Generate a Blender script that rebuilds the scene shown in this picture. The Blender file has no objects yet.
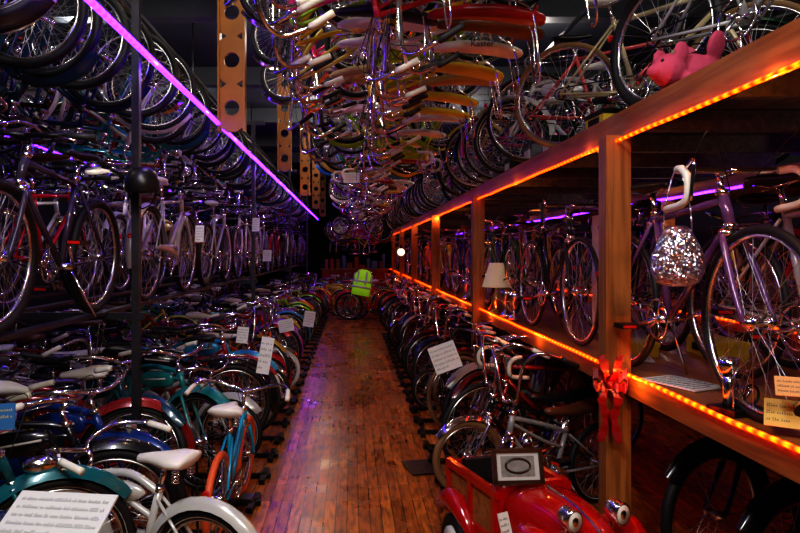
import bpy, math, random
from mathutils import Vector, Matrix, Euler
random.seed(11)
PI=math.pi
scene=bpy.context.scene
# ---------------------------------------------------------------- materials
def newmat(name):
    m=bpy.data.materials.new(name); m.use_nodes=True
    nt=m.node_tree; b=nt.nodes['Principled BSDF']
    return m,nt,b
def pm(name,col,rough=.5,metal=0,coat=0,emis=None,es=0,noise=0,nscale=20,trans=0):
    m,nt,b=newmat(name)
    b.inputs['Base Color'].default_value=(*col,1)
    b.inputs['Roughness'].default_value=rough
    b.inputs['Metallic'].default_value=metal
    b.inputs['Coat Weight'].default_value=coat
    if trans: b.inputs['Transmission Weight'].default_value=trans
    if emis:
        b.inputs['Emission Color'].default_value=(*emis,1)
        b.inputs['Emission Strength'].default_value=es
    if noise:
        tc=nt.nodes.new('ShaderNodeTexCoord'); n=nt.nodes.new('ShaderNodeTexNoise')
        n.inputs['Scale'].default_value=nscale; n.inputs['Detail'].default_value=4
        nt.links.new(tc.outputs['Object'],n.inputs['Vector'])
        mx=nt.nodes.new('ShaderNodeMix'); mx.data_type='RGBA'
        mx.inputs[6].default_value=(*[c*(1-noise) for c in col],1)
        mx.inputs[7].default_value=(*[min(1,c*(1+noise)) for c in col],1)
        nt.links.new(n.outputs['Fac'],mx.inputs[0]); nt.links.new(mx.outputs[2],b.inputs['Base Color'])
    return m
paint,nt,b=newmat('bike_paint')
oi=nt.nodes.new('ShaderNodeObjectInfo'); nt.links.new(oi.outputs['Color'],b.inputs['Base Color'])
b.inputs['Roughness'].default_value=.25; b.inputs['Metallic'].default_value=.12; b.inputs['Coat Weight'].default_value=.6
chrome=pm('chrome',(.85,.84,.83),.14,1,noise=.12,nscale=30)
rimm=pm('rim_alloy',(.7,.69,.68),.25,1)
tyre=pm('tyre_rubber',(.010,.010,.011),.6,noise=.3)
tyre_or=pm('tyre_orange',(.75,.13,.04),.5)
tyre_tan=pm('tyre_gum',(.22,.12,.05),.6)
seatblk=pm('seat_black',(.012,.011,.011),.35)
seatbrn=pm('seat_brown',(.12,.045,.02),.4)
seatwht=pm('seat_white',(.75,.72,.66),.35)
seatred=pm('seat_red',(.30,.008,.012),.3)
seatyel=pm('seat_yellow',(.72,.58,.06),.3)
seattan=pm('seat_tan',(.5,.38,.12),.3)
grip=pm('grip_black',(.02,.02,.02),.6)
gripw=pm('grip_white',(.72,.70,.60),.45)
white=pm('whitewall',(.6,.59,.55),.5)
blk=pm('black_metal',(.02,.02,.022),.35,.6)
redr=pm('reflector_red',(.6,.02,.01),.15,coat=1)
spoke=pm('spoke_steel',(.65,.65,.66),.28,1)
paper=pm('paper_white',(.62,.62,.60),.7)
ink=pm('ink_dark',(.05,.05,.06),.7)
steel=pm('rack_steel',(.07,.07,.08),.4,.7,noise=.3)
BM=[paint,chrome,tyre,seatblk,grip,white,blk,redr,spoke,rimm]
# ---------------------------------------------------------------- mesh builder
def cr(pts,n=5):
    P=[Vector(p) for p in pts]; P=[P[0]*2-P[1]]+P+[P[-1]*2-P[-2]]
    out=[]
    for i in range(1,len(P)-2):
        a,b_,c,d=P[i-1:i+3]
        for k in range(n):
            t=k/n
            out.append(.5*((2*b_)+(c-a)*t+(2*a-5*b_+4*c-d)*t*t+(3*b_-a-3*c+d)*t**3))
    out.append(P[-2]); return out
class MB:
    def __init__(s): s.v=[];s.f=[];s.m=[];s.fl=[]
    def add(s,vs,fs,mat,flat=False):
        o=len(s.v); s.v+=[tuple(p) for p in vs]
        for f in fs: s.f.append([o+i for i in f]); s.m.append(mat); s.fl.append(flat)
    def tube(s,pts,r,mat,seg=6,closed=False,cap=True,flat=(1,1)):
        pts=[Vector(p) for p in pts]; n=len(pts)
        rs=r if isinstance(r,(list,tuple)) else [r]*n
        tg=[]
        for i in range(n):
            if closed: t=pts[(i+1)%n]-pts[i-1]
            else: t=pts[min(i+1,n-1)]-pts[max(i-1,0)]
            tg.append(t.normalized() if t.length>1e-9 else Vector((0,0,1)))
        up=Vector((0,1,0)) if abs(tg[0].y)<.9 else Vector((1,0,0))
        nm=(up-tg[0]*up.dot(tg[0])).normalized()
        vs=[];fs=[]
        for i in range(n):
            nm=(nm-tg[i]*nm.dot(tg[i]))
            nm=nm.normalized() if nm.length>1e-6 else tg[i].orthogonal().normalized()
            bn=tg[i].cross(nm)
            for k in range(seg):
                a=2*PI*(k+.5)/seg
                vs.append(pts[i]+nm*math.cos(a)*rs[i]*flat[0]+bn*math.sin(a)*rs[i]*flat[1])
        m=n if closed else n-1
        for i in range(m):
            j=(i+1)%n
            for k in range(seg):
                k2=(k+1)%seg
                fs.append([i*seg+k,i*seg+k2,j*seg+k2,j*seg+k])
        if cap and not closed:
            fs.append(list(range(seg))[::-1]); fs.append([(n-1)*seg+k for k in range(seg)])
        s.add(vs,fs,mat)
    def ring(s,c,R,r,mat,n=32,seg=8,axis='y',flat=(1,1)):
        pts=[]
        for i in range(n):
            a=2*PI*i/n; u,w=math.cos(a)*R,math.sin(a)*R
            p={'y':(u,0,w),'z':(u,w,0),'x':(0,u,w)}[axis]
            pts.append(Vector(c)+Vector(p))
        s.tube(pts,r,mat,seg,closed=True,flat=flat)
    def box(s,c,sz,mat,rot=None):
        x,y,z=[q/2 for q in sz]
        vs=[Vector(p) for p in [(-x,-y,-z),(x,-y,-z),(x,y,-z),(-x,y,-z),(-x,-y,z),(x,-y,z),(x,y,z),(-x,y,z)]]
        if rot: 
            M=Euler(rot).to_matrix(); vs=[M@p for p in vs]
        vs=[p+Vector(c) for p in vs]
        s.add(vs,[[0,3,2,1],[4,5,6,7],[0,1,5,4],[1,2,6,5],[2,3,7,6],[3,0,4,7]],mat,True)
    def loft(s,secs,mat,seg=12,pw=1.0,rot=None,off=(0,0,0)):
        vs=[];fs=[]
        for (x,yc,zc,hw,hh) in secs:
            for k in range(seg):
                a=2*PI*k/seg; c,sn=math.cos(a),math.sin(a)
                vs.append(Vector((x,yc+hw*math.copysign(abs(c)**pw,c),zc+hh*math.copysign(abs(sn)**pw,sn))))
        if rot: 
            M=Euler(rot).to_matrix(); vs=[M@p for p in vs]
        vs=[p+Vector(off) for p in vs]
        n=len(secs)
        for i in range(n-1):
            for k in range(seg):
                k2=(k+1)%seg; fs.append([i*seg+k,i*seg+k2,(i+1)*seg+k2,(i+1)*seg+k])
        fs.append(list(range(seg))[::-1]); fs.append([(n-1)*seg+k for k in range(seg)])
        s.add(vs,fs,mat)
    def ell(s,c,r,mat,seg=12,rot=None):
        secs=[]
        for i in range(9):
            a=PI*i/8; q=max(math.sin(a),.02)
            secs.append((-math.cos(a)*r[0],0,0,r[1]*q,r[2]*q))
        s.loft(secs,mat,seg,1,rot,c)
    def lathe(s,prof,c,mat,seg=16):
        vs=[];fs=[]
        for (r,z) in prof:
            for k in range(seg):
                a=2*PI*k/seg; vs.append((c[0]+r*math.cos(a),c[1]+r*math.sin(a),c[2]+z))
        n=len(prof)
        for i in range(n-1):
            for k in range(seg):
                k2=(k+1)%seg; fs.append([i*seg+k,i*seg+k2,(i+1)*seg+k2,(i+1)*seg+k])
        s.add(vs,fs,mat)
    def fender(s,c,R,w,a0,a1,mat,n=16,h=.012):
        vs=[];fs=[]; K=6
        for i in range(n+1):
            a=math.radians(a0+(a1-a0)*i/n)
            tp=1 if 0<i<n else .6
            for k in range(K+1):
                t=-1+2*k/K
                rr=R+h*(1-t*t)*2-.006
                vs.append((c[0]+math.cos(a)*rr,w*t*tp,c[2]+math.sin(a)*rr))
        for i in range(n):
            for k in range(K): fs.append([i*(K+1)+k,i*(K+1)+k+1,(i+1)*(K+1)+k+1,(i+1)*(K+1)+k])
        s.add(vs,fs,mat)
    def mesh(s,name,mats):
        me=bpy.data.meshes.new(name); me.from_pydata(s.v,[],s.f)
        for m in mats: me.materials.append(m)
        me.polygons.foreach_set('material_index',s.m)
        me.polygons.foreach_set('use_smooth',[not q for q in s.fl]); me.update(); return me
    def obj(s,name,mats,loc=(0,0,0),rot=(0,0,0),parent=None):
        me=s.mesh(name,mats); o=bpy.data.objects.new(name,me); scene.collection.objects.link(o)
        o.location=loc; o.rotation_euler=rot
        if parent: o.parent=parent
        return o
# ---------------------------------------------------------------- bicycle
def wheel(b,cx,R,tr,ww=False,n=30):
    c=(cx,0,R)
    b.ring(c,R-tr,tr,2,40,8)
    b.ring(c,R-2*tr-.004,.011,9,40,6,flat=(1.1,.75))
    if ww:
        for sgn in (-1,1): b.ring((cx,sgn*tr*.78,R),R-tr*1.25,.010,5,36,4,flat=(.35,1))
    b.tube([(cx,-.05,R),(cx,.05,R)],.016,1,8)
    for sy in (-1,1): b.tube([(cx,sy*.028,R),(cx,sy*.034,R)],.03,1,10)
    for i in range(n):
        a=2*PI*i/n; sy=1 if i%2 else -1; da=.55*(1 if (i//2)%2 else -1)
        q=R-2*tr-.008
        b.tube([(cx+.028*math.cos(a+da),sy*.03,R+.028*math.sin(a+da)),(cx+q*math.cos(a),0,R+q*math.sin(a))],.0013,8,3,cap=False)
def bike(name,R=.34,Rf=None,tr=.016,frame='diamond',bars='drop',seat='saddle',fend=False,ww=False,basket=False,light=False,tape=4,rack=False):
    b=MB(); Rf=Rf or R
    k=R/.34 if frame!='muscle' else .8
    if frame in('diamond','step','cruiser'):
        ra=-.5*k if k<1 else -.5; fa=.54*k
        bb=Vector((-.06*k,0,R-.05*k)); st=Vector((-.19*k,0,R+.42*k)); ht=Vector((.33*k,0,R+.47*k)); hb=Vector((.38*k,0,R+.34*k))
    else:
        ra=-.40; fa=.47; bb=Vector((-.04,0,R+.0)); st=Vector((-.14,0,R+.26)); ht=Vector((.29,0,R+.40)); hb=Vector((.32,0,R+.28))
    wheel(b,ra,R,tr,ww); wheel(b,fa,Rf,tr,ww)
    RA=Vector((ra,0,R)); FA=Vector((fa,0,Rf)); tb=.0155 if frame!='cruiser' else .018
    b.tube([bb,st],tb,0,8); b.tube([ht,hb],.02,0,10)
    hm=(ht+hb)/2
    if frame=='diamond':
        b.tube([st-Vector((0,0,.03)),ht-Vector((0,0,.03))],tb*.95,0,8); b.tube([bb,hb+Vector((-.01,0,.01))],tb,0,8)
    elif frame=='step':
        b.tube([bb,hb],tb,0,8); b.tube(cr([bb+(st-bb)*.35,bb+(st-bb)*.35+Vector((.14*k,0,.05)),hm+Vector((-.06,0,-.03)),hm]),tb*.9,0,8)
    elif frame=='cruiser':
        b.tube(cr([st-Vector((0,0,.02)),st+Vector((.2*k,0,.05)),ht-Vector((.1*k,0,-.0)),ht-Vector((0,0,.02))]),tb,0,8)
        b.tube(cr([bb+(st-bb)*.62,bb+(st-bb)*.7+Vector((.2*k,0,.04)),hm-Vector((.08,0,.0)),hm]),tb*.8,0,8)
        b.tube(cr([bb,bb+Vector((.12*k,0,.02)),hb-Vector((.1*k,0,.08)),hb]),tb,0,8)
        p0=bb+(st-bb)*.83+Vector((.08*k,0,.03)); p1=ht-Vector((.05*k,0,.07))
        sec=[]
        for t in (0,.1,.35,.7,.92,1):
            p=p0.lerp(p1,t); q=[.15,.6,1,1,.8,.3][[0,.1,.35,.7,.92,1].index(t)]
            sec.append((p.x,0,p.z,.032*q,.062*q*k))
        b.loft(sec,0,10,.8)
        for sy in(-1,1):
            pa=p0.lerp(p1,.3); pb=p0.lerp(p1,.85); b.tube([pa+Vector((0,sy*.031,0)),pb+Vector((0,sy*.029,.01))],.007,5,4)
    else:
        b.tube(cr([st-Vector((0,0,.03)),st+Vector((.16,0,.03)),ht-Vector((0,0,.03))]),tb,0,8)
        b.tube(cr([bb,bb+Vector((.16,0,.06)),hb]),tb,0,8)
        b.tube(cr([bb+(st-bb)*.55,bb+(st-bb)*.6+Vector((.16,0,.05)),hm]),tb*.7,0,8)
    for sy in (-1,1):
        b.tube([bb+Vector((0,sy*.03,0)),Vector((ra+.2*k,sy*(tr+.02),bb.z*.5+R*.5)),RA+Vector((0,sy*.055,0))],.009,0,6)
        b.tube([st+Vector((0,sy*.018,-.04)),RA+Vector((0,sy*.055,0))],.008,0,6)
        b.tube(cr([hb+Vector((.004,sy*.035,-.03)),hb+(FA-hb)*.55+Vector((-.005,sy*(.05),0)),FA+Vector((0,sy*.055,0))],4),[.013]*4+[.011]*4+[.008],0 if frame!='muscle' else 1,6)
    b.tube([hb+Vector((.004,-.04,-.025)),hb+Vector((.004,.04,-.025))],.015,1,6)
    for p in (ht,hb): b.tube([p+Vector((0,0,-.012)),p+Vector((0,0,.012))],.025,1,10)
    cz=.055
    b.tube([bb+Vector((0,-.06,0)),bb+Vector((0,.06,0))],.018,1,8)
    b.ring((bb.x,-cz,bb.z),.085,.006,1,24,4)
    for i in range(5):
        a=2*PI*i/5; b.tube([bb+Vector((0,-cz,0)),bb+Vector((.085*math.cos(a),-cz,.085*math.sin(a)))],.006,1,4)
    ca=random.choice([-.4,.3,.9])
    for sg in (-1,1):
        e=bb+Vector((sg*.165*k*math.cos(ca),sg*.075,sg*.165*k*math.sin(ca)))
        b.tube([bb+Vector((0,sg*.065,0)),e],.009,1,6)
        b.box((e.x,e.y+sg*.05,e.z),(.09,.075,.022),6)
        b.box((e.x+.045,e.y+sg*.05,e.z),(.003,.06,.014),7)
    b.ring((ra,-cz,R),.035,.005,6,14,4)
    b.tube([bb+Vector((0,-cz,.088)),(ra,-cz,R+.036)],.0045,6,4); b.tube([bb+Vector((0,-cz,-.088)),(ra,-cz,R-.036)],.0045,6,4)
    if frame in('cruiser','muscle') or fend:
        b.loft([(bb.x+.11,-cz-.014,bb.z+.0,.004,.02),(bb.x+.07,-cz-.014,bb.z+.07,.006,.045),(bb.x-.08,-cz-.014,bb.z+.085,.006,.04),(ra+.08,-cz-.014,R+.05,.005,.02),(ra,-cz-.014,R+.045,.003,.008)],0 if frame!='muscle' else 1,8)
    b.tube([bb+Vector((-.05,.03,-.02)),Vector((bb.x-.12,.14,.02))],.006,1,5)
    dirn=(st-bb).normalized(); sp=st+dirn*(.10 if seat!='banana' else .07)
    b.tube([st,sp],.012,1,8); b.tube([st-dirn*.01,st+dirn*.012],.021,1,8)
    if seat=='saddle':
        b.loft([(sp.x-.13,0,sp.z+.04,.045,.012),(sp.x-.12,0,sp.z+.035,.072,.022),(sp.x-.06,0,sp.z+.032,.07,.026),(sp.x,0,sp.z+.028,.038,.024),(sp.x+.07,0,sp.z+.03,.022,.018),(sp.x+.135,0,sp.z+.028,.016,.013),(sp.x+.145,0,sp.z+.026,.006,.006)],3,12)
        for sy in(-1,1): b.tube([(sp.x-.1,sy*.03,sp.z+.015),(sp.x-.02,sy*.02,sp.z-.005),(sp.x+.1,0,sp.z+.015)],.0035,1,4)
    elif seat=='wide':
        b.loft([(sp.x-.14,0,sp.z+.055,.06,.012),(sp.x-.125,0,sp.z+.045,.1,.03),(sp.x-.06,0,sp.z+.042,.1,.036),(sp.x,0,sp.z+.036,.06,.034),(sp.x+.07,0,sp.z+.036,.03,.024),(sp.x+.13,0,sp.z+.03,.022,.018),(sp.x+.14,0,sp.z+.028,.008,.008)],3,14)
        for sy in(-1,1):
            for q in range(4): b.ring((sp.x-.09,sy*.06,sp.z-.035+q*.014),.015,.003,1,10,4,axis='z')
    else:
        z0=sp.z+.03
        secs=[]
        for t,w,h,z in[(-.40,.03,.008,.058),(-.385,.06,.02,.054),(-.34,.078,.028,.044),(-.26,.082,.031,.028),(-.15,.078,.032,.012),(-.0,.06,.03,.005),(.1,.04,.027,.010),(.17,.03,.023,.018),(.2,.014,.012,.022)]:
            secs.append((sp.x+t,0,z0+z,w,h))
        b.loft(secs,3,14,.8)
        b.tube(cr([(ra,.075,R),(ra+.01,.085,R+.3),(sp.x-.33,.07,z0+.04),(sp.x-.37,.065,z0+.28),(sp.x-.37,0,z0+.33),(sp.x-.37,-.065,z0+.28),(sp.x-.33,-.07,z0+.04),(ra+.01,-.085,R+.3),(ra,-.075,R)],4),.006,1,6)
    hd=(ht-hb).normalized(); s0=ht+hd*.07
    b.tube([ht,s0],.012,1,8)
    if bars=='drop':
        x0=s0.x+.07; z=s0.z+.01; b.tube([s0,(x0,0,z)],.013,1,8)
        for sy in(-1,1):
            p=cr([(x0,0,z),(x0,sy*.18,z),(x0+.05,sy*.205,z),(x0+.10,sy*.21,z-.04),(x0+.085,sy*.21,z-.12),(x0-.05,sy*.21,z-.14)],5)
            b.tube(p[:6],.012,1,7); b.tube(p[5:],.0145,4,7)
            b.tube(cr([(x0+.09,sy*.21,z-.0),(x0+.14,sy*.21,z+.02),(x0+.13,sy*.21,z-.06),(x0+.12,sy*.21,z-.12)],3),.007,1,5)
            b.tube(cr([(x0+.13,sy*.21,z+.02),(x0+.15,sy*.15,z+.12),(x0+.02,0,z-.12)],5),.0025,6,4)
    elif bars=='swept':
        b.tube([s0,s0+Vector((.03,0,.03))],.013,1,8); x0=s0.x+.03; z=s0.z+.03
        for sy in(-1,1):
            p=cr([(x0,0,z),(x0+.05,sy*.08,z+.02),(x0+.02,sy*.22,z+.06),(x0-.1,sy*.29,z+.06),(x0-.24,sy*.31,z+.03)],6)
            b.tube(p[:20],.011,1,7); b.tube(p[19:],.0155,4,8)
            b.tube([(x0-.02,sy*.24,z+.045),(x0-.14,sy*.27,z+.02)],.005,1,4)
        b.tube(cr([(x0-.03,.2,z+.05),(x0+.1,.12,z+.1),(x0+.02,0,z-.15)],5),.0025,6,4)
    elif bars=='ape':
        x0=s0.x+.02; z=s0.z
        for sy in(-1,1):
            p=cr([(x0,0,z),(x0+.02,sy*.06,z+.01),(x0+.02,sy*.12,z+.22),(x0-.02,sy*.2,z+.3),(x0-.12,sy*.25,z+.28),(x0-.25,sy*.27,z+.22)],5)
            b.tube(p[:22],.011,1,7); b.tube(p[21:],.0155,4,8)
            b.tube(cr([(x0-.05,sy*.2,z+.27),(x0+.08,sy*.1,z+.2),(x0+.03,0,z-.1)],5),.0025,6,4)
    else:
        x0=s0.x+.04; z=s0.z+.02; b.tube([s0,(x0,0,z)],.014,6,8)
        for sy in(-1,1):
            b.tube([(x0,0,z),(x0-.01,sy*.18,z+.01)],.012,6,7); b.tube([(x0-.01,sy*.18,z+.01),(x0-.03,sy*.30,z+.01)],.016,4,8)
            b.tube([(x0+.02,sy*.15,z),(x0+.04,sy*.24,z-.02)],.005,1,4)
    if fend:
        fw=tr*1.5+.008; fm=0 if frame!='muscle' else 1; hh=.022 if frame=='cruiser' else .012
        b.fender((ra,0,R),R+.012,fw,5,195,fm,h=hh); b.fender((fa,0,Rf),Rf+.012,fw,35,195,fm,h=hh)
        for sy in(-1,1):
            b.tube([(ra,sy*.055,R),(ra-R*.9,sy*fw,R+.1)],.003,1,4); b.tube([(fa,sy*.055,Rf),(fa-Rf*.85,sy*fw,Rf-.08)],.003,1,4)
    if light:
        q=(fa-.05,0,Rf*2+.06); b.ell(q,(.075,.04,.038),1,10); b.tube([(q[0]+.06,0,q[2]),(q[0]+.072,0,q[2])],.034,5,10)
    if rack:
        for sy in(-1,1): b.tube([(st.x,sy*.05,2*R+.07),(ra-.15,sy*.06,2*R+.07),(ra-.02,sy*.06,R)],.005,1,5)
        for q in range(4): b.tube([(ra-.1+q*.08,-.055,2*R+.07),(ra-.1+q*.08,.055,2*R+.07)],.004,1,4)
    if basket:
        bx=s0.x+.2; bz=s0.z-.13
        for zz,wx,wy in((0,.09,.13),(.06,.1,.145),(.12,.11,.16),(.2,.12,.175)):
            b.tube([(bx-wx,-wy,bz+zz),(bx+wx,-wy,bz+zz),(bx+wx,wy,bz+zz),(bx-wx,wy,bz+zz)],.004,1,4,closed=True)
        for q in range(-4,5):
            for sg in(-1,1):
                b.tube([(bx+sg*.09,q*.032,bz),(bx+sg*.12,q*.043,bz+.2)],.0022,1,3)
                b.tube([(bx+q*.022,sg*.13,bz),(bx+q*.03,sg*.175,bz+.2)],.0022,1,3)
            b.tube([(bx-.09,q*.032,bz),(bx+.09,q*.032,bz)],.0022,1,3)
    b.ring((ra-R-.005,0,R+.12),.012,.01,7,8,4,axis='x')
    return b.mesh(name,BM)
M={}
M['road']=bike('road_bike')
M['road2']=bike('touring_bike',fend=True,bars='flat',tr=.018)
M['road3']=bike('racer_bike',bars='drop',rack=True,tr=.014)
M['step']=bike('step_through_bike',frame='step',bars='swept',seat='wide',fend=True,tr=.018,rack=True)
M['stepb']=bike('basket_bike',frame='step',bars='swept',seat='wide',fend=True,tr=.018,basket=True,ww=True)
M['cru']=bike('cruiser_bike',R=.33,frame='cruiser',bars='swept',seat='wide',fend=True,ww=True,tr=.027,light=True)
M['cru2']=bike('balloon_bike',R=.33,frame='cruiser',bars='swept',seat='wide',fend=True,tr=.027,rack=True)
M['mus']=bike('muscle_bike',R=.25,frame='muscle',bars='ape',seat='banana',tr=.021,fend=True)
M['mus2']=bike('chopper_bike',R=.25,Rf=.2,frame='muscle',bars='ape',seat='banana',tr=.021,ww=True)
M['kid']=bike('childs_bike',R=.25,frame='step',bars='swept',seat='wide',tr=.02,ww=False)
M['kid2']=bike('childs_cruiser',R=.25,frame='cruiser',bars='swept',seat='wide',tr=.022,fend=True,ww=True)
M['mtb']=bike('mountain_bike',R=.33,bars='flat',tr=.025)
def place(k,x,y,z,yaw=0,flip=False,lean=0,col=(.1,.1,.1),seat=None,ty=None,gr=None,pitch=0,s=1,name='bicycle'):
    o=bpy.data.objects.new(name,M[k]); scene.collection.objects.link(o)
    R=Matrix.Rotation(math.radians(yaw),4,'Z')@Matrix.Rotation(PI if flip else 0,4,'X')@Matrix.Rotation(math.radians(pitch),4,'Y')@Matrix.Rotation(math.radians(lean),4,'X')
    o.matrix_world=Matrix.Translation((x,y,z))@R@Matrix.Scale(s,4)
    o.color=(*col,1)
    for i,m in((3,seat),(2,ty),(4,gr)):
        if m: o.material_slots[i].link='OBJECT'; o.material_slots[i].material=m
    return o
DARK=[(.02,.02,.025),(.02,.03,.14),(.16,.01,.012),(.01,.09,.11),(.04,.02,.08),(.3,.3,.3),(.3,.02,.015),(.02,.08,.03),(.3,.3,.3),(.02,.1,.28),(.4,.38,.33),(.4,.24,.03),(.5,.5,.48)]
VDARK=[(.012,.012,.015),(.01,.02,.08),(.01,.05,.08),(.1,.008,.01),(.02,.03,.12),(.015,.015,.02)]
BRI=[(.75,.52,.02),(.3,.6,.03),(.75,.06,.2),(.75,.16,.02),(.5,.015,.02),(.3,.08,.4),(.6,.6,.6),(.04,.3,.5),(.75,.62,.1),(.02,.02,.02),(.02,.3,.1)]
GOLD=[(.65,.45,.06),(.6,.58,.5),(.65,.62,.55)]
U=random.uniform; C=random.choice
# ---------------------------------------------------------------- room
def wood(name,c1,c2,rough,axis='y',sc=6):
    m,nt,b=newmat(name)
    tc=nt.nodes.new('ShaderNodeTexCoord'); mp=nt.nodes.new('ShaderNodeMapping')
    mp.inputs['Scale'].default_value={'y':(sc,sc*.06,sc),'z':(sc,sc,sc*.06),'x':(sc*.06,sc,sc)}[axis]
    n=nt.nodes.new('ShaderNodeTexNoise'); n.inputs['Scale'].default_value=4; n.inputs['Detail'].default_value=8; n.inputs['Distortion'].default_value=1.2
    r=nt.nodes.new('ShaderNodeValToRGB'); r.color_ramp.elements[0].position=.35; r.color_ramp.elements[1].position=.68
    r.color_ramp.elements[0].color=(*c1,1); r.color_ramp.elements[1].color=(*c2,1)
    nt.links.new(tc.outputs['Object'],mp.inputs[0]); nt.links.new(mp.outputs[0],n.inputs['Vector']); nt.links.new(n.outputs['Fac'],r.inputs[0]); nt.links.new(r.outputs[0],b.inputs['Base Color'])
    b.inputs['Roughness'].default_value=rough
    return m
pine=wood('pine_board',(.20,.068,.016),(.38,.15,.04),.45)
pinez=wood('pine_post',(.20,.068,.016),(.38,.15,.04),.45,'z')
fl,nt,b=newmat('maple_strip_floor')
tc=nt.nodes.new('ShaderNodeTexCoord'); mp=nt.nodes.new('ShaderNodeMapping'); mp.inputs['Rotation'].default_value=(0,0,PI/2)
br=nt.nodes.new('ShaderNodeTexBrick'); br.inputs['Scale'].default_value=1; br.inputs['Brick Width'].default_value=.75; br.inputs['Row Height'].default_value=.07
br.inputs['Mortar Size'].default_value=.0022; br.inputs['Color1'].default_value=(.60,.205,.035,1); br.inputs['Color2'].default_value=(.28,.078,.014,1); br.inputs['Mortar'].default_value=(.012,.005,.002,1); br.inputs['Bias'].default_value=-.1
br.offset=.37
n=nt.nodes.new('ShaderNodeTexNoise'); n.inputs['Scale'].default_value=2.2; n.inputs['Detail'].default_value=6
mp2=nt.nodes.new('ShaderNodeMapping'); mp2.inputs['Scale'].default_value=(8,1.5,1)
n2=nt.nodes.new('ShaderNodeTexNoise'); n2.inputs['Scale'].default_value=5; n2.inputs['Detail'].default_value=8
mul=nt.nodes.new('ShaderNodeMix'); mul.data_type='RGBA'; mul.blend_type='MULTIPLY'; mul.inputs[0].default_value=.85
rr=nt.nodes.new('ShaderNodeValToRGB'); rr.color_ramp.elements[0].position=.34; rr.color_ramp.elements[0].color=(.28,.22,.2,1); rr.color_ramp.elements[1].position=.6; rr.color_ramp.elements[1].color=(1.15,1.1,1,1)
ro=nt.nodes.new('ShaderNodeMapRange'); ro.inputs[1].default_value=.3; ro.inputs[2].default_value=.7; ro.inputs[3].default_value=.19; ro.inputs[4].default_value=.38
bp=nt.nodes.new('ShaderNodeBump'); bp.inputs['Strength'].default_value=.5; bp.inputs['Distance'].default_value=.003
L=nt.links.new
L(tc.outputs['Object'],mp.inputs[0]);L(mp.outputs[0],br.inputs['Vector']);L(tc.outputs['Object'],n.inputs['Vector']);L(tc.outputs['Object'],mp2.inputs[0]);L(mp2.outputs[0],n2.inputs['Vector'])
L(n2.outputs['Fac'],rr.inputs[0]);L(br.outputs['Color'],mul.inputs[6]);L(rr.outputs[0],mul.inputs[7]);L(mul.outputs[2],b.inputs['Base Color'])
L(n.outputs['Fac'],ro.inputs[0]);L(ro.outputs[0],b.inputs['Roughness']);L(br.outputs['Fac'],bp.inputs['Height']);bp.invert=True;L(bp.outputs[0],b.inputs['Normal'])
wallm=pm('wall_paint_dark',(.03,.03,.035),.8,noise=.3,nscale=3)
ceilm=pm('ceiling_paint',(.05,.06,.075),.8,noise=.3,nscale=2)
def boxobj(name,c,sz,mat,parent=None):
    b=MB(); b.box((0,0,0),sz,0); return b.obj(name,[mat],c,parent=parent)
X0,X1,Y0,Y1,ZC=-5.2,5.0,-2.5,27,4.7
boxobj('floor',((X0+X1)/2,(Y0+Y1)/2,-.05),(X1-X0,Y1-Y0,.1),fl)
boxobj('ceiling',((X0+X1)/2,(Y0+Y1)/2,ZC+.05),(X1-X0,Y1-Y0,.1),ceilm)
boxobj('wall_left',(X0-.05,(Y0+Y1)/2,ZC/2),(.1,Y1-Y0,ZC),wallm)
boxobj('wall_right',(X1+.05,(Y0+Y1)/2,ZC/2),(.1,Y1-Y0,ZC),wallm)
boxobj('wall_back',((X0+X1)/2,Y1+.05,ZC/2),(X1-X0,.1,ZC),wallm)
boxobj('wall_front',((X0+X1)/2,Y0-.05,ZC/2),(X1-X0,.1,ZC),wallm)
b=MB()
for i in range(9): b.box((0,1.5+i*3,ZC-.15),(X1-X0,.2,.3),0)
for x in(-2.4,.1,2.6): b.tube([(x,Y0,ZC-.42),(x,Y1,ZC-.42)],.03,0,8)
b.obj('trim_ceiling_beams',[pm('beam_paint',(.08,.09,.105),.6,noise=.2)])
beamy=pm('beam_yellow',(.30,.115,.008),.5,noise=.3,nscale=6)
def perforated(x,y,z0,z1,w):
    b=MB(); n=max(1,int((z1-z0)/.36)); h=(z1-z0)/n; t=.02
    K=16
    for i in range(n):
        zc=z0+h*(i+.5); vs=[];fs=[]; r=w*.31
        for k in range(K):
            a=2*PI*k/K+PI/K; c,s=math.cos(a),math.sin(a); q=1/max(abs(c)/(w/2),abs(s)/(h/2))
            for yy in(-t,t):
                vs.append((r*c,yy,zc+r*s)); vs.append((q*c,yy,zc+q*s))
        for k in range(K):
            j=(k+1)%K
            fs+= [[k*4,k*4+1,j*4+1,j*4],[k*4+2,j*4+2,j*4+3,k*4+3],[k*4,j*4,j*4+2,k*4+2],[k*4+1,k*4+3,j*4+3,j*4+1]]
        b.add(vs,fs,0,True)
    for sx in(-1,1): b.box((sx*w/2,0,(z0+z1)/2),(.02,.10,z1-z0),0)
    b.obj('perforated_steel_hanger',[beamy],(x,y,0))
for i,yy in enumerate((5.6,9.6,13.8,18,22)): perforated(-1.08 if i==0 else -1.04,yy,2.68 if i==0 else 2.85,ZC-.3,.225 if i==0 else .2)
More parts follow.
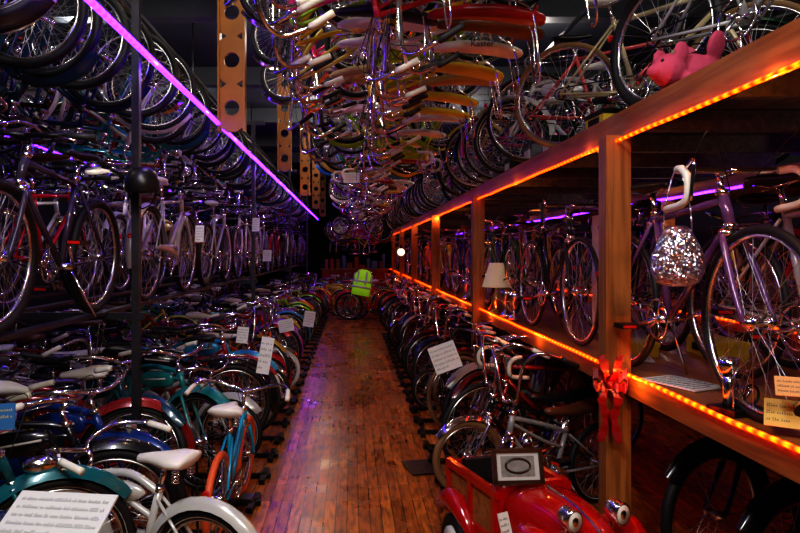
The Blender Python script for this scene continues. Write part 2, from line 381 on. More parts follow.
# ---------------------------------------------------------------- LED ropes
def point(name,loc,p,col,r=.04):
    l=bpy.data.lights.new(name,'POINT'); l.energy=p; l.color=col; l.shadow_soft_size=r
    o=bpy.data.objects.new(name,l); scene.collection.objects.link(o); o.location=loc; return o
def ledmat(name,col,es,pitch,core,lo=.35,hi=1.9):
    m,nt,b=newmat(name)
    tc=nt.nodes.new('ShaderNodeTexCoord'); sp=nt.nodes.new('ShaderNodeSeparateXYZ')
    mt=nt.nodes.new('ShaderNodeMath'); mt.operation='MULTIPLY'; mt.inputs[1].default_value=2*PI/pitch
    sn=nt.nodes.new('ShaderNodeMath'); sn.operation='SINE'
    mr=nt.nodes.new('ShaderNodeMapRange'); mr.inputs[1].default_value=-1; mr.inputs[3].default_value=es*lo; mr.inputs[4].default_value=es*hi
    L=nt.links.new
    L(tc.outputs['Object'],sp.inputs[0]);L(sp.outputs[1],mt.inputs[0]);L(mt.outputs[0],sn.inputs[0]);L(sn.outputs[0],mr.inputs[0]);L(mr.outputs[0],b.inputs['Emission Strength'])
    b.inputs['Emission Color'].default_value=(*col,1); b.inputs['Base Color'].default_value=(*core,1); return m
ledp=ledmat('led_purple',(.095,.012,1.0),9,.07,(.25,.05,.5),.7,1.3)
ledo=ledmat('led_orange',(1.0,.05,.0),5,.055,(.5,.15,.02),.10,2.0)
def rope(name,x,z,y0,y1,mat,r,sag=.006,step=.3):
    b=MB(); n=int((y1-y0)/step)
    b.tube([(x+U(-.004,.004),y0+(y1-y0)*i/n,z-sag*abs(math.sin(i*1.1))) for i in range(n+1)],r,0,6)
    return b.obj(name,[mat])
rope('led_rope_light',-1.200,2.76,.8,22,ledp,.019,.012,.5)
rope('led_rope_light',1.284,1.033,.9,21,ledo,.009)
rope('led_rope_light',1.27,2.138,.9,21,ledo,.008)
rope('led_rope_light',3.12,2.13,1.2,20,ledp,.012)
rope('led_rope_light',3.12,1.04,1.2,20,ledo,.008)
rope('led_rope_light',-3.45,2.76,.8,20,ledp,.012)
for i in range(16): point('led_purple_glow',(-1.17,1.2+i*1.3,2.735),1.7,(.44,.06,1),0)
for i in range(13):
    point('led_orange_glow',(1.24,1.3+i*1.5,1.03),1.1,(1,.30,.05),0)
    point('led_orange_glow',(1.29,1.9+i*1.5,2.12),1.9,(1,.34,.07),0)
# ---------------------------------------------------------------- left rack
b=MB()
ys=[-2.3,3.75,8.2,13,18]
for y in ys:
    for x in(-1.3,-2.95):
        b.box((x,y,3.3/2),(.045,.045,3.3),0)
    b.box((-2.1,y,3.3),(1.9,.05,.05),0); b.box((-2.0,y,1.215),(1.5,.04,.04),0)
    b.tube([(-2.1,y,3.3),(-2.1,y,ZC)],.012,0,6)
for x,z in((-1.57,3.29),(-2.60,3.29),(-1.235,2.80),(-2.95,2.8)): b.tube([(x,-2.3,z),(x,22.4,z)],.02,0,8)
for x in(-1.5,-2.05,-2.6): b.box((x,10,1.235),(.07,24.6,.02),0)
b.obj('bicycle_rack_frame',[steel])
y=1.0; i=0
while y<21.5:
    k=C(['road','mtb','road2','cru2','road3','step','cru','mtb','mus','kid2'])
    place(k,-2.14+U(-.12,.06),y,3.265+U(-.05,0),yaw=U(-16,16),flip=True,lean=U(-5,5),pitch=U(-3,3),col=C(VDARK+GOLD+[DARK[3]]) if y<4.5 else C(DARK+GOLD+GOLD+[BRI[6],BRI[4],BRI[7]]),seat=C([None,seatbrn,None,seatwht]))
    y+=U(.25,.4)+ (y>8)*.12; i+=1
y=1.4
while y<16:
    place(C(['road','mtb','step','road3']),-4.1,y,3.265,yaw=U(-9,9),flip=True,col=C(DARK)); y+=.6
for x,yb,n,ks in((-1.5,3.12,10,['road','road2','mtb','road3']),(-2.05,2.3,10,['road','mtb','step','cru']),(-2.6,3.2,9,['road','road3','stepb','cru2'])):
    for i in range(n):
        k=ks[i%len(ks)]; hero=(x==-1.5 and i==0)
        if hero: k='mtb'
        place(k,x+U(-.03,.03),yb+i*1.82+U(-.04,.04),1.247,yaw=90 if (i+int(x*10))%3 else -90,lean=U(-3,3),col=(.06,.05,.08) if hero else C(DARK+BRI[:8]+[BRI[4],BRI[6]]+GOLD),seat=seatblk if hero else C([None,seatbrn,None,seatwht]),ty=None if hero else C([None,None,None,tyre_tan]))
place('kid',-.74,3.78,0,yaw=88,lean=3,col=(.02,.36,.62),seat=seatwht,ty=tyre_or,gr=gripw)
place('kid2',-.98,2.78,0,yaw=163,lean=0,col=(.55,.55,.52),seat=seatwht,gr=gripw,s=1.0)
place('cru',-1.72,2.38,0,yaw=28,lean=2,col=(.01,.13,.16),seat=seatblk,gr=grip)
place('cru',-1.8,1.98,0,yaw=20,lean=2,col=(.01,.02,.06),seat=seatblk,gr=gripw)
place('cru2',-1.66,2.85,0,yaw=14,lean=-2,col=(.012,.012,.016),seat=seatwht,gr=gripw)
place('cru',-1.62,3.3,0,yaw=-16,lean=2,col=(.01,.04,.2),seat=seatwht,gr=gripw)
place('cru2',-1.78,1.58,0,yaw=12,lean=2,col=(.015,.015,.02),seat=seatblk,gr=gripw)
place('mus2',-2.15,4.3,0,yaw=20,lean=2,col=(.65,.5,.02),seat=seatblk,gr=gripw)
place('road2',-2.35,3.7,0,yaw=10,lean=2,col=(.6,.45,.02),seat=seatblk,gr=grip)
y=3.75; i=0
while y<20:
    near=y<5.6
    k=C(['cru','cru2','step','kid2','cru']) if near else C(['cru','step','kid2','cru2','mus','stepb','road','mus2','step','road2','road'])
    fx=-1.48 if k not in('kid2','mus','mus2') else -1.3
    place(k,(fx-(.35 if y<4.4 else 0)),y,0,yaw=U(-42,-8) if i%4 else U(185,205),lean=U(-5,5),col=C(VDARK+[(.02,.12,.35),(.4,.4,.38),(.3,.02,.02),(.02,.2,.2)]) if near else C(DARK+BRI[:8]+[(.03,.12,.4),(.4,.02,.02)]),seat=C([None,None,seatwht,seatbrn,seatwht]),gr=C([gripw,grip,grip]),ty=C([None,None,None,None,None,white]) if not near else None)
    y+=U(.29,.39)+(y>9)*.1; i+=1
y=1.4
while y<17:
    place(C(['road','step','cru2','mtb','mus']),-2.95,y,0,yaw=U(-25,25)+C([0,180]),lean=U(-4,4),col=C(DARK+BRI[6:]+[BRI[0]]),seat=C([None,seatwht,seatbrn]),gr=C([gripw,None])); y+=.42
# ---------------------------------------------------------------- centre hanging
b=MB()
for x in(-.0,.84): b.tube([(x,1.2,3.52),(x,20.5,3.52)],.014,0,8)
for i in range(13):
    for x in(-.0,.84): b.tube([(x,1.4+i*1.5,3.52),(x,1.4+i*1.5,ZC)],.006,0,5)
b.obj('bicycle_hanging_rail',[steel])
ZH=3.5
specs=[('mus',2.75,(.5,.5,.5),seatblk),('mus',3.25,(.55,.02,.03),seatred),('mus2',3.55,(.75,.55,.02),seatbrn),('mus',3.9,(.6,.6,.62),seatwht),('mus2',4.25,(.35,.65,.03),seatyel),('mus',4.65,(.3,.6,.03),seattan),('mus2',5.05,(.75,.55,.02),seatyel),('mus',5.5,(.8,.1,.2),seatyel),('mus2',5.95,(.75,.55,.02),seatwht)]
for q,(k,y,c,s) in enumerate(specs):
    w=q==3
    ob=place(k,.50 if w else .50+U(-.04,.04),y,ZH-(0 if w else U(0,.06)),yaw=180 if w else 180+U(-12,12),flip=True,lean=0 if w else U(-7,7),pitch=0 if w else U(-4,4),col=c,seat=s,gr=C([gripw,grip]))
    if w:
        tx=bpy.data.curves.new('seat_lettering','FONT'); tx.body='Kaster'; tx.size=.055; tx.extrude=.001; tx.align_x='CENTER'; tx.materials.append(ink)
        to=bpy.data.objects.new('seat_lettering',tx); scene.collection.objects.link(to)
        bpy.context.view_layer.update()
        to.parent=ob; to.matrix_parent_inverse=ob.matrix_world.inverted(); to.location=(.80,3.815,2.862); to.rotation_euler=(PI/2,0,0)
for yy in (2.3,2.7,3.1,3.5,3.8,4.1,4.5,4.9,5.3,5.7,6.1): place(C(['mus','mus2','kid2','mus']),-.10+U(-.1,.12),yy,ZH+.15+U(-.15,.12),yaw=U(-28,28)+180,flip=True,lean=U(-10,10),pitch=U(-8,8),col=C(BRI[:4]+[BRI[6],BRI[8],BRI[1],BRI[2],GOLD[1]]),seat=C([seatwht,seatyel,seattan,seatblk]),gr=C([gripw,grip]))
y=2.6
while y<9: place(C(['mus','mus2','road','mus']),.55+U(-.15,.2),y,ZH+.72,yaw=U(-24,24)+C([0,180]),flip=True,lean=U(-8,8),col=C(BRI[:5]+[BRI[8],BRI[1],BRI[6]]),seat=C([seatwht,seatyel,seattan]),gr=C([gripw,grip])); y+=U(.35,.5)
y=6.4
while y<19.5:
    place(C(['mus','mus2','road','kid2','mus','cru','mus2']),U(.25,.52),y,ZH-U(0,.1),yaw=180*(random.random()<.65)+U(-22,22),flip=True,lean=U(-8,8),pitch=U(-5,5),col=C(BRI+[BRI[2],BRI[8]]),seat=C([seatwht,seatyel,seatbrn,seatblk,seatred]),gr=C([gripw,grip])); y+=U(.28,.4)
# ---------------------------------------------------------------- right shelving
b=MB()
posts=[-.3,3.02,6.3,9.5,12.7,15.9,19.1]
for y in posts:
    b.box((1.275,y,1.08),(.12,.09,2.16),1); b.box((2.6,y,1.08),(.1,.09,2.16),1)
b.box((1.315,10,.972),(.035,21,.09),0); b.box((1.315,10,2.215),(.04,21,.13),0)
for j in range(5): b.box((1.47+j*.285,10,1.0),(.28,21,.03),0); b.box((1.47+j*.285,10,2.255),(.28,21,.03),2)
for i in range(34): b.box((2.03,-.2+i*.6,2.19),(1.36,.04,.09),2)
for i in range(17): b.box((2.03,-.2+i*1.2,.94),(1.36,.04,.08),0)
b.obj('wooden_bicycle_shelf',[pine,pinez,wood('pine_board_weathered',(.07,.06,.055),(.14,.12,.11),.7)])
SZ,TZ=1.016,2.271
place('road',1.40,2.68,SZ,yaw=-90,lean=0,col=(.14,.06,.17),seat=seatblk,gr=gripw)
place('road',1.78,2.35,SZ,yaw=-86,col=(.4,.4,.4),gr=grip)
place('road2',2.2,2.6,SZ,yaw=90,col=(.5,.03,.05))
place('road3',1.42,4.42,SZ,yaw=-90,col=(.02,.02,.02),seat=seatbrn)
for i in range(9): place(['step','road','cru2','road2','mtb'][i%5],1.42+U(0,.06),6.2+i*1.8,SZ,yaw=C([90,-90]),lean=U(-2,2),col=C(DARK+BRI[3:6]),seat=C([None,seatbrn]))
for i in range(10): place(['road','mtb','road3'][i%3],1.85,4.2+i*1.8,SZ,yaw=C([90,-90]),col=C(DARK))
for i in range(9): place(['step','road','cru'][i%3],2.4,3.4+i*1.85,SZ,yaw=C([90,-90]),col=C(DARK))
place('mtb',1.64,2.5,TZ,yaw=-70,col=(.4,.4,.4),lean=0)
place('road',1.75,3.7,TZ,yaw=-40,col=(.6,.5,.3),seat=seatwht,ty=tyre_tan)
place('road3',1.8,4.45,TZ,yaw=-25,col=(.6,.1,.1))
y=5.2
while y<19: place(C(['road','step','cru','mus','road3','kid2','stepb']),1.85,y,TZ,yaw=C([180,0])+U(-35,-5),lean=U(-4,4),col=C(DARK+BRI),seat=C([None,seatwht,seatbrn])); y+=U(.4,.55)
y=2.2
while y<12: place(C(['road','mtb','mus','step']),2.75,y,TZ,yaw=U(-40,-10),col=C(DARK+BRI)); y+=.6
stand=MB(); stand.box((0,0,.02),(.75,.035,.03),0); stand.box((-.33,0,.02),(.04,.26,.03),0); stand.tube([(-.1,-.045,.03),(-.1,-.045,.3),(.05,-.045,.36),(.05,-.045,.03)],.009,0,6); stand.tube([(-.1,.045,.03),(-.1,.045,.3),(.05,.045,.36),(.05,.045,.03)],.009,0,6)
SM=stand.mesh('bicycle_floor_stand',[blk])
def putstand(x,y,yaw):
    o=bpy.data.objects.new('bicycle_floor_stand',SM); scene.collection.objects.link(o); o.location=(x,y,0); o.rotation_euler=(0,0,math.radians(yaw))
y=3.8; i=0
while y<19.5:
    k=C(['cru','road','step','mus','kid2','cru2','step','mus2'])
    yaw=180+U(12,38); x=1.45 if k in('cru','road','step','cru2','stepb') else 1.22
    place(k,x,y,0,yaw=yaw,lean=U(-3,3),col=C(VDARK+DARK[5:8]+[BRI[4],(.4,.4,.4)]),seat=C([None,seatbrn,None,None]),gr=C([gripw,grip]),ty=C([None,None,None,None,None,tyre_tan]))
    if y<12: putstand(.95,y+.14,U(-4,8))
    y+=U(.34,.43); i+=1
for y in(2.1,2.65,3.2): place(C(['step','cru2']),2.25,y,0,yaw=200,col=C(VDARK),gr=grip)
place('road',1.95,1.85,0,yaw=195,col=(.6,.45,.02),ty=tyre_tan)
y=2
while y<14: putstand(-.95,y+1.5,180+U(-8,4)); y+=.45
b=MB()
for y in posts: b.box((3.2,y,1.08),(.1,.09,2.16),0)
b.box((3.9,10,1.0),(1.5,20,.03),0); b.box((3.9,10,2.2),(1.5,20,.03),0); b.box((3.16,10,.97),(.03,20,.09),0); b.box((3.16,10,2.19),(.03,20,.09),0)
b.obj('rear_wooden_shelf',[pine])
for i in range(10): place(['road','step','cru','mtb'][i%4],3.5,1.8+i*1.8,1.016,yaw=90,col=C(BRI+DARK)); 
y=2
while y<14: place(C(['cru','kid2','step']),3.9,y,0,yaw=180+U(-20,20),col=C(DARK+BRI)); y+=.5
# ---------------------------------------------------------------- pedal car
carred=pm('car_red',(.40,.005,.005),.18,coat=1)
b=MB()
b.loft([(-.05,0,.36,.20,.14),(.1,0,.37,.19,.15),(.28,0,.37,.165,.145),(.42,0,.36,.14,.13),(.5,0,.345,.12,.11),(.53,0,.34,.09,.085)],0,20,.62)
b.box((-.02,0,.38),(.03,.42,.26),0)
for sy in(-1,1):
    b.box((-.28,sy*.205,.37),(.50,.02,.17),3); b.box((-.28,sy*.215,.475),(.54,.035,.035),0); b.box((-.28,sy*.215,.27),(.54,.035,.05),0)
    for xx in(-.53,-.28,-.04): b.box((xx,sy*.215,.37),(.035,.03,.2),0)
    b.loft([(.08,sy*.225,.24,.02,.01),(.15,sy*.245,.32,.06,.06),(.27,sy*.25,.40,.075,.07),(.40,sy*.25,.40,.078,.075),(.50,sy*.245,.33,.06,.09),(.54,sy*.24,.25,.02,.04)],0,16)
    b.loft([(-.6,sy*.24,.22,.02,.01),(-.55,sy*.25,.3,.045,.04),(-.45,sy*.25,.34,.055,.05),(-.35,sy*.25,.33,.055,.05),(-.26,sy*.245,.28,.04,.04),(-.2,sy*.24,.22,.02,.01)],0,12)
    for xx in(-.4,.33):
        b.ring((xx,sy*.25,.14),.11,.03,2,24,8); b.tube([(xx,sy*.225,.14),(xx,sy*.28,.14)],.085,5,16); b.ell((xx,sy*.285,.14),(.04,.015,.04),1)
    b.ell((.42,sy*.13,.52),(.055,.042,.042),1,14); b.ring((.465,sy*.13,.52),.038,.006,1,18,6,'x'); b.tube([(.46,sy*.13,.52),(.47,sy*.13,.52)],.034,5,14); b.tube([(.40,sy*.13,.44),(.40,sy*.13,.52)],.012,1,8)
b.box((-.54,0,.36),(.03,.42,.24),0); b.box((-.28,0,.25),(.54,.42,.03),2)
b.loft([(-.45,0,.33,.15,.03),(-.42,0,.33,.16,.05),(-.22,0,.33,.16,.05),(-.2,0,.33,.15,.03)],2,12,.6); b.box((-.46,0,.42),(.04,.32,.16),2)
sw=[]
for i in range(20):
    a=2*PI*i/20; sw.append((-.14-.036*math.sin(a),.09*math.cos(a),.52+.075*math.sin(a)))
b.tube(sw,.010,2,6,closed=True); b.tube([(-.02,0,.45),(-.14,0,.52)],.009,1,6)
for q in(0,1,2):
    a=PI/2+2*PI*q/3; b.tube([(-.14,0,.52),(-.14-.036*math.sin(a),.09*math.cos(a),.52+.075*math.sin(a))],.006,1,5)
for q in range(7): b.tube([(.535,-.07+q*.0233,.28),(.52,-.07+q*.0233,.41)],.005,1,5)
b.tube(cr([(.5,-.28,.2),(.56,-.15,.2),(.575,0,.2),(.56,.15,.2),(.5,.28,.2)]),.016,1,8)
b.tube(cr([(.1,0,.525),(.3,0,.515),(.46,0,.475),(.52,0,.43)]),.008,1,6)
for sy in(-1,1): b.tube([(0,sy*.19,.42),(.45,sy*.145,.42)],.005,1,5)
co=b.obj('pedal_car',[carred,chrome,tyre,pine,blk,white],(.825,2.80,.0),(0,0,math.radians(-72)))
co.scale=(.90,.86,1.1)
# framed picture resting on the cowl
b=MB(); W,H=.21,.135
for sy in(-1,1): b.box((0,0,sy*H/2),(W+.02,.02,.018),0); b.box((sy*W/2,0,0),(.018,.02,H),0)
b.box((0,.004,0),(W,.008,H),1); b.box((0,-.001,0),(W*.72,.003,H*.64),3)
b.tube([(.055*math.cos(2*PI*i/24),-.004,.002+.03*math.sin(2*PI*i/24)) for i in range(24)],.005,0,6,closed=True)
b.obj('framed_picture',[pm('frame_dark_wood',(.03,.015,.01),.3),pm('mat_board',(.5,.5,.49),.6),ink,pm('picture_print',(.22,.22,.21),.5,noise=.6,nscale=30)],(.735,2.76,.65),(math.radians(-14),0,math.radians(4)))
# ---------------------------------------------------------------- small things
def card(name,w,h,n,loc,rot,bg=paper,fg=ink):
    b=MB(); b.box((0,0,0),(w,h,.006),0)
    rnd=random.Random(len(name)+int(w*1000)+n)
    for i in range(n):
        yy=h*.5-h*(i+1)/(n+1); x=-w*.44; th=h/(n+1)*.42
        lim=w*.42
        if i==n-1: lim=w*.0
        while x<lim:
            for _ in range(rnd.randint(2,8)):
                lw=th*.55; hh=th*rnd.choice([.65,.65,1,.65,1.05])
                if x+lw>w*.46: break
                if rnd.random()<.5: b.box((x+lw*.2,yy-th/2+hh/2,.0035),(lw*.28,hh,.001),1); b.box((x+lw*.5,yy-th/2+th*.3,.0035),(lw*.5,th*.16,.001),1)
                else: b.box((x+lw*.3,yy-th/2+.1*th,.0035),(lw*.7,th*.16,.001),1); b.box((x+lw*.3,yy-th/2+hh*.9,.0035),(lw*.7,th*.16,.001),1); b.box((x+lw*.1,yy-th/2+hh/2,.0035),(lw*.24,hh,.001),1)
                x+=lw*1.15
            x+=th*.5
    return b.obj(name,[bg,fg],loc,rot)
c0=card('information_placard',.36,.20,6,(-.93,1.93,.765),(math.radians(34),math.radians(-3),math.radians(-14)),fg=pm('ink_grey',(.2,.2,.2),.7))
b=MB(); b.tube([(0,0,0),(0,0,.745)],.009,0,8); b.lathe([(0,.015),(.11,.015),(.11,0),(0,0)],(0,0,0),0); b.obj('placard_stand',[blk],(-.93,1.97,0))
for (x,y,z,w,h,ry) in [(-.62,4.45,.86,.09,.26,10),(-.70,6.6,.82,.16,.13,-12),(-.55,8.0,.74,.14,.2,8),(.68,4.55,.83,.2,.2,-20),(-.95,5.4,.88,.1,.14,5),(-1.25,5.1,1.75,.07,.14,0),(-1.05,6.8,1.9,.08,.15,0),(.0,8.2,2.58,.22,.14,0),(-1.2,8.8,1.55,.12,.16,0)]:
    card('price_tag',w,h,5,(x,y,z),(math.radians(78),math.radians(ry),math.radians(U(-10,10))))
card('blue_price_tag',.1,.09,3,(-1.22,2.15,1.03),(math.radians(80),0,.3),bg=pm('tag_blue',(.02,.12,.3),.5),fg=pm('tag_ink_yellow',(.7,.5,.05),.5))
card('display_card',.11,.06,3,(1.35,1.89,1.19),(math.radians(65),0,math.radians(-25)),bg=pm('card_orange',(.6,.3,.1),.6))
card('yellow_card',.12,.09,3,(1.37,1.96,1.09),(math.radians(60),0,math.radians(-35)),bg=pm('card_yellow',(.5,.36,.07),.6))
card('paper_sheet',.2,.28,9,(1.46,2.75,SZ+.006),(0,0,.4)); card('paper_sheet',.16,.22,8,(1.55,3.4,SZ+.006),(0,0,-.3)); card('dark_leaflet',.2,.3,5,(.5,4.6,.012),(0,0,.2),bg=steel)
card('pedal_car_sign',.05,.09,3,(.60,2.44,.53),(math.radians(70),0,.5))
boxobj('backing_panel',(1.68,4.05,1.45),(.02,.55,.8),pm('panel_cream',(.42,.42,.42),.7))
lampm=pm('lamp_shade',(.6,.54,.42),.7,emis=(1,.75,.45),es=.1)
brass=pm('brass',(.5,.33,.1),.3,1)
b=MB()
b.lathe([(0,0),(.07,0),(.07,.012),(.03,.03),(.018,.06),(.045,.11),(.05,.15),(.02,.2),(.01,.24),(.01,.3)],(0,0,0),1,20)
b.lathe([(.135,.25),(.065,.48),(.062,.48),(.13,.25)],(0,0,0),0,24); b.ring((0,0,.25),.134,.004,1,24,4,'z')
b.obj('table_lamp',[lampm,brass],(1.38,5.95,SZ))
b=MB(); gls=pm('trophy_silver',(.75,.75,.78),.12,1)
b.lathe([(0,0),(.045,0),(.045,.04),(.012,.06),(.01,.12),(.035,.15),(.05,.2),(.055,.26),(.05,.26)],(0,0,0),0,18)
for sy in(-1,1): b.tube(cr([(sy*.045,0,.24),(sy*.085,0,.24),(sy*.08,0,.18),(sy*.035,0,.16)]),.004,0,5)
o=b.obj('trophy_cup',[gls],(1.36,5.5,SZ)); 
for p in((1.37,5.25),(1.38,7.5)): q=bpy.data.objects.new('trophy_cup',o.data); scene.collection.objects.link(q); q.location=(*p,SZ)
b=MB(); b.box((0,0,.012),(.16,.12,.024),1); b.tube([(-.04,0,.02),(-.04,0,.16)],.02,0,10); b.lathe([(.0,.0),(.035,0),(.035,.05),(.0,.06)],(-.04,0,.15),0,14)
b.ring((.03,.02,.09),.055,.007,0,24,6); 
for i in range(6): a=PI*i/3; b.tube([(.03,.02,.09),(.03+.055*math.cos(a),.02,.09+.055*math.sin(a))],.003,0,4)
b.ring((.03,-.03,.07),.035,.005,1,20,6); b.tube([(.03,-.04,.09),(.03,.04,.09)],.006,0,6)
for sx in(-1,1): b.tube(cr([(sx*.075,-.05,.02),(sx*.07,-.05,.15),(0,-.05,.2),(0,-.05,.2)]),.003,0,5)
b.tube([(-.04,0,.12),(.03,.0,.12)],.005,0,6)
b.obj('model_steam_engine',[gls,blk],(1.40,2.26,SZ),(0,0,.3))
# sequin bag
sq,nt,bb_=newmat('silver_sequins'); vo=nt.nodes.new('ShaderNodeTexVoronoi'); vo.inputs['Scale'].default_value=190
tcq=nt.nodes.new('ShaderNodeTexCoord'); nt.links.new(tcq.outputs['Object'],vo.inputs['Vector'])
vm=nt.nodes.new('ShaderNodeVectorMath'); vm.operation='MULTIPLY_ADD'; vm.inputs[1].default_value=(1.3,1.3,1.3); vm.inputs[2].default_value=(-.65,-.65,-.65); nt.links.new(vo.outputs['Color'],vm.inputs[0])
ge=nt.nodes.new('ShaderNodeNewGeometry'); va=nt.nodes.new('ShaderNodeVectorMath'); va.operation='ADD'; nt.links.new(vm.outputs[0],va.inputs[0]); nt.links.new(ge.outputs['Normal'],va.inputs[1])
vn=nt.nodes.new('ShaderNodeVectorMath'); vn.operation='NORMALIZE'; nt.links.new(va.outputs[0],vn.inputs[0]); nt.links.new(vn.outputs[0],bb_.inputs['Normal'])
bb_.inputs['Base Color'].default_value=(.62,.62,.75,1); bb_.inputs['Metallic'].default_value=1; bb_.inputs['Roughness'].default_value=.3
b=MB(); b.loft([(-.12,0,0,.03,.01),(-.105,0,0,.075,.03),(-.06,0,0,.095,.04),(0,0,0,.092,.042),(.05,0,0,.07,.035),(.09,0,0,.05,.02),(.11,0,0,.03,.01)],0,20,1,rot=(0,-PI/2,0))
b.tube(cr([(0,-.05,.09),(0,-.04,.2),(0,0,.33),(0,.04,.2),(0,.05,.09)],6),.003,0,5)
b.obj('sequin_handbag',[sq],(1.235,2.36,1.59),(0,0,math.radians(75)))
# plush pig
b=MB(); P=lambda c,r,rot=None: b.ell(c,r,0,14,rot)
P((0,0,.09),(.12,.08,.08)); P((.14,0,.09),(.075,.07,.068)); P((.21,0,.08),(.03,.032,.028))
for sy in(-1,1):
    P((.13,sy*.06,.15),(.035,.014,.045)); P((.09,sy*.06,.035),(.03,.028,.04)); P((-.08,sy*.06,.035),(.03,.028,.04)); P((-.03,sy*.07,.18),(.05,.02,.07),(sy*-.5,.5,0))
o=b.obj('plush_pig',[pm('plush_pink',(.5,.07,.14),.8,noise=.15,nscale=60)],(1.45,2.62,TZ-.005),(0,0,math.radians(-165)))
md=o.modifiers.new('r','REMESH'); md.mode='VOXEL'; md.voxel_size=.008; md.use_smooth_shade=True
b=MB(); 
for sy in(-1,1): b.ell((.195,sy*.03,.115),(.008,.008,.009),0,8)
e=b.obj('eyes',[blk]); e.parent=o
tool=pm('box_yellow',(.5,.35,.03),.5)
for (x,y,w,h,m,z) in [(1.42,3.45,.22,.1,tool,TZ),(1.42,4.3,.18,.12,blk,TZ),(1.42,4.75,.25,.16,pm('box_grey',(.1,.1,.12),.5),TZ),(1.4,5.3,.2,.12,blk,TZ),(1.4,5.9,.25,.15,steel,TZ),(1.4,6.7,.3,.14,tool,TZ),(1.4,7.6,.2,.18,blk,TZ),(2.05,3.5,.35,.1,tool,SZ),(1.62,3.55,.2,.08,tool,SZ)]:
    b=MB(); b.box((0,0,h/2),(.16,w,h),0); b.box((0,0,h-.012),(.17,w+.01,.025),1); b.box((-.082,0,h*.45),(.004,w*.6,h*.4),2)
    b.obj('storage_box',[m,blk if z>2 else m,paper if m!=tool else blk],(x,y,z),(0,0,U(-.1,.1)))
# red ribbon bow
b=MB()
def ribbon(pts,w,wd):
    pts=cr(pts,6); vs=[];fs=[]
    for i,p in enumerate(pts):
        q=w*(1+.25*math.sin(i*1.3)); off=Vector((0,.006*math.sin(i*2.1),0)); vs+= [p+off-Vector(wd)*q,p,p+off+Vector(wd)*q]
    for i in range(len(pts)-1):
        for j in(0,1): fs.append([3*i+j,3*i+j+1,3*i+4+j,3*i+3+j])
    b.add(vs,fs,0)
for sx in(-1,1):
    ribbon([(0,0,0),(sx*.04,-.03,.04),(sx*.075,-.03,.05),(sx*.07,-.05,.0),(sx*.04,-.03,-.01),(0,-.01,0)],.022,(0,.3,.95))
    ribbon([(0,0,0),(sx*.03,-.03,.08),(sx*.04,-.05,.14),(sx*.02,-.06,.06),(0,-.02,0)],.02,(.8,.3,.2))
    ribbon([(0,-.01,0),(sx*.035,-.03,-.07),(sx*.018,-.02,-.15),(sx*.04,-.03,-.27)],.018,(.95,.2,0))
b.ell((0,-.02,0),(.02,.02,.022),0,10)
b.obj('ribbon_bow',[pm('ribbon_red',(.20,.003,.005),.4)],(1.215,2.935,.98),(0,0,-.3))
def helmet(loc,m):
    b=MB(); b.lathe([(.0,.15),(.05,.145),(.09,.115),(.115,.06),(.12,0),(.112,-.02),(.105,-.02),(.105,.03)],(0,0,0),0,20)
    for sx in(-1,1): b.tube(cr([(sx*.1,0,0),(sx*.06,0,-.1),(0,0,-.14)]),.005,1,5)
    o=b.obj('bicycle_helmet',[m,blk],loc,(.2,0,.3)); o.scale=(.85,.85,.85)
helmet((-1.22,3.62,1.97),seatblk)
vest=pm('hi_vis_fabric',(.4,.85,.03),.6,emis=(.4,.9,.03),es=.14); tapem=pm('reflective_tape',(.6,.6,.6),.3,.5)  # faint glow put into the fabric to tint the floor near it
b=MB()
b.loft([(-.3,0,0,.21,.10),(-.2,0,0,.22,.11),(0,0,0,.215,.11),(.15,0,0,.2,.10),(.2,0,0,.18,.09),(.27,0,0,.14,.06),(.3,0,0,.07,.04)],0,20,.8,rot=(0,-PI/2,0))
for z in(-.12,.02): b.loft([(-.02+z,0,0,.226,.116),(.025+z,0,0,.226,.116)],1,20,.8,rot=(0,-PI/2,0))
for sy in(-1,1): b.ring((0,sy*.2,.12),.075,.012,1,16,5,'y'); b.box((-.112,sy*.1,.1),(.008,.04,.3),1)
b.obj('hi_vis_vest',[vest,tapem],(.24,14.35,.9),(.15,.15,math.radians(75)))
place('cru2',.45,14.6,0,yaw=175,col=(.6,.02,.03),seat=seatred)
place('step',-.35,14.9,0,yaw=150,col=(.6,.05,.05),seat=seatred)
for i,yy in enumerate([15.2,15.6,16.1,16.6,17.1,17.7,18.3,18.9,19.5]): place(C(['step','road','cru','mus']),[.3,-.3,.1][i%3],yy,0,yaw=U(-20,20)+C([0,180]),col=C(BRI),seat=C([seatwht,seatblk]))
for i,yy in enumerate([16,17,18,19,20]): place(C(['step','road','mus']),U(-.3,.3),yy,2.55,yaw=U(-15,15),flip=True,pitch=U(-5,5),col=C(BRI))
b=MB(); b.box((0,0,.5),(2.2,.6,1.0),0); b.box((0,0,1.02),(2.3,.7,.05),1)
rd=random.Random(3)
x=-1.0
while x<.95:
    w=rd.uniform(.06,.2);h=rd.uniform(.1,.5); b.box((x+w/2,0,1.045+h/2),(w,.2,h),rd.choice([0,1,2,3])); x+=w+rd.uniform(.01,.08)
b.obj('display_counter',[pm('cabinet_red',(.35,.02,.012),.5),pine,pm('carton_pink',(.5,.1,.2),.6),pm('carton_blue',(.1,.2,.4),.6)],(.1,21.0,0))
b=MB(); b.ell((0,0,0),(.09,.09,.09),0,16); b.tube([(0,0,.08),(0,0,.16)],.03,1,8); b.tube([(0,0,.15),(0,0,ZC-1.6)],.004,1,5)
b.obj('pendant_globe_lamp',[pm('globe_glow',(.9,.85,.75),.4,emis=(1,.85,.65),es=.8),blk],(1.15,14.6,1.6))
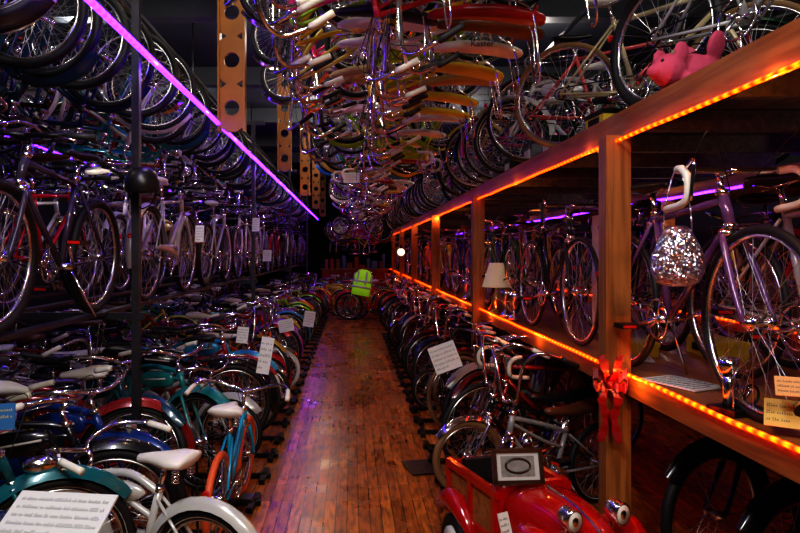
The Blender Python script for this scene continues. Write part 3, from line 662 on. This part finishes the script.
# ---------------------------------------------------------------- lights
def area(name,loc,rot,sx,sy,p,col):
    l=bpy.data.lights.new(name,'AREA'); l.shape='RECTANGLE'; l.size=sx; l.size_y=sy; l.energy=p; l.color=col
    o=bpy.data.objects.new(name,l); scene.collection.objects.link(o); o.location=loc; o.rotation_euler=rot; return o
area('fill_area_light',(-.9,.2,4.3),(math.radians(25),math.radians(-8),0),.3,1.3,66,(1,.98,.95))  # added fill over the near left bikes, no real fixture
area('fill_area_light',(.6,-1.2,3.6),(math.radians(62),0,0),1.2,.3,58,(1,.94,.85))  # added fill from the camera side, brightens the hanging bikes
for y,p in((4,28),(8,30),(12.5,30),(17,20)):
    point('ceiling_fill',(-.75,y,4.35),p,(1,.88,.74),.08)  # points added below the ceiling for sharp glints on chrome
for y in(3,7.5,12): point('ceiling_fill',(-3.3,y,4.3),20,(1,.96,.9),.05)  # same added points above the left rack
for y in(3.5,8,13): point('ceiling_fill',(2.4,y,4.3),28,(1,.9,.8),.05)  # same added points above the right shelf
for y in(2.5,6,11): point('shelf_point_light',(2.9,y,1.9),4.5,(1,.8,.6),.03)  # warm point lights between the two wooden shelves
for y in(2.2,4.8,7.6,10.6,13.6): point('warm_fill',(-.62,y,2.95),5.5,(1,.62,.30),.04)  # points added over the aisle to warm up the floor
for y in(5.5,9.5): point('warm_fill',(-2.3,y,2.2),3.5,(1,.9,.8),.02)  # warm fill points added inside the left rack
for y in(16,19.3): point('warm_fill',(.75,y,2.7),9,(1,.7,.45),.04)  # fill added to brighten the far end of the aisle
w=bpy.data.worlds.new('world'); scene.world=w; w.use_nodes=True
w.node_tree.nodes['Background'].inputs[0].default_value=(.7,.7,1,1); w.node_tree.nodes['Background'].inputs[1].default_value=.006
# ---------------------------------------------------------------- camera
cd=bpy.data.cameras.new('camera'); cam=bpy.data.objects.new('camera',cd); scene.collection.objects.link(cam)
cam.location=(0,0,1.6); cam.rotation_euler=(PI/2,0,0)
cd.sensor_width=36; cd.lens=36*622/800; cd.shift_x=.06; cd.shift_y=-.018; cd.clip_start=.05
scene.camera=cam
scene.view_settings.view_transform='Standard'
try: scene.view_settings.look='High Contrast'
except Exception as e: print('look',e)
scene.view_settings.exposure=.2
print('objects',len(bpy.data.objects),scene.view_settings.look)
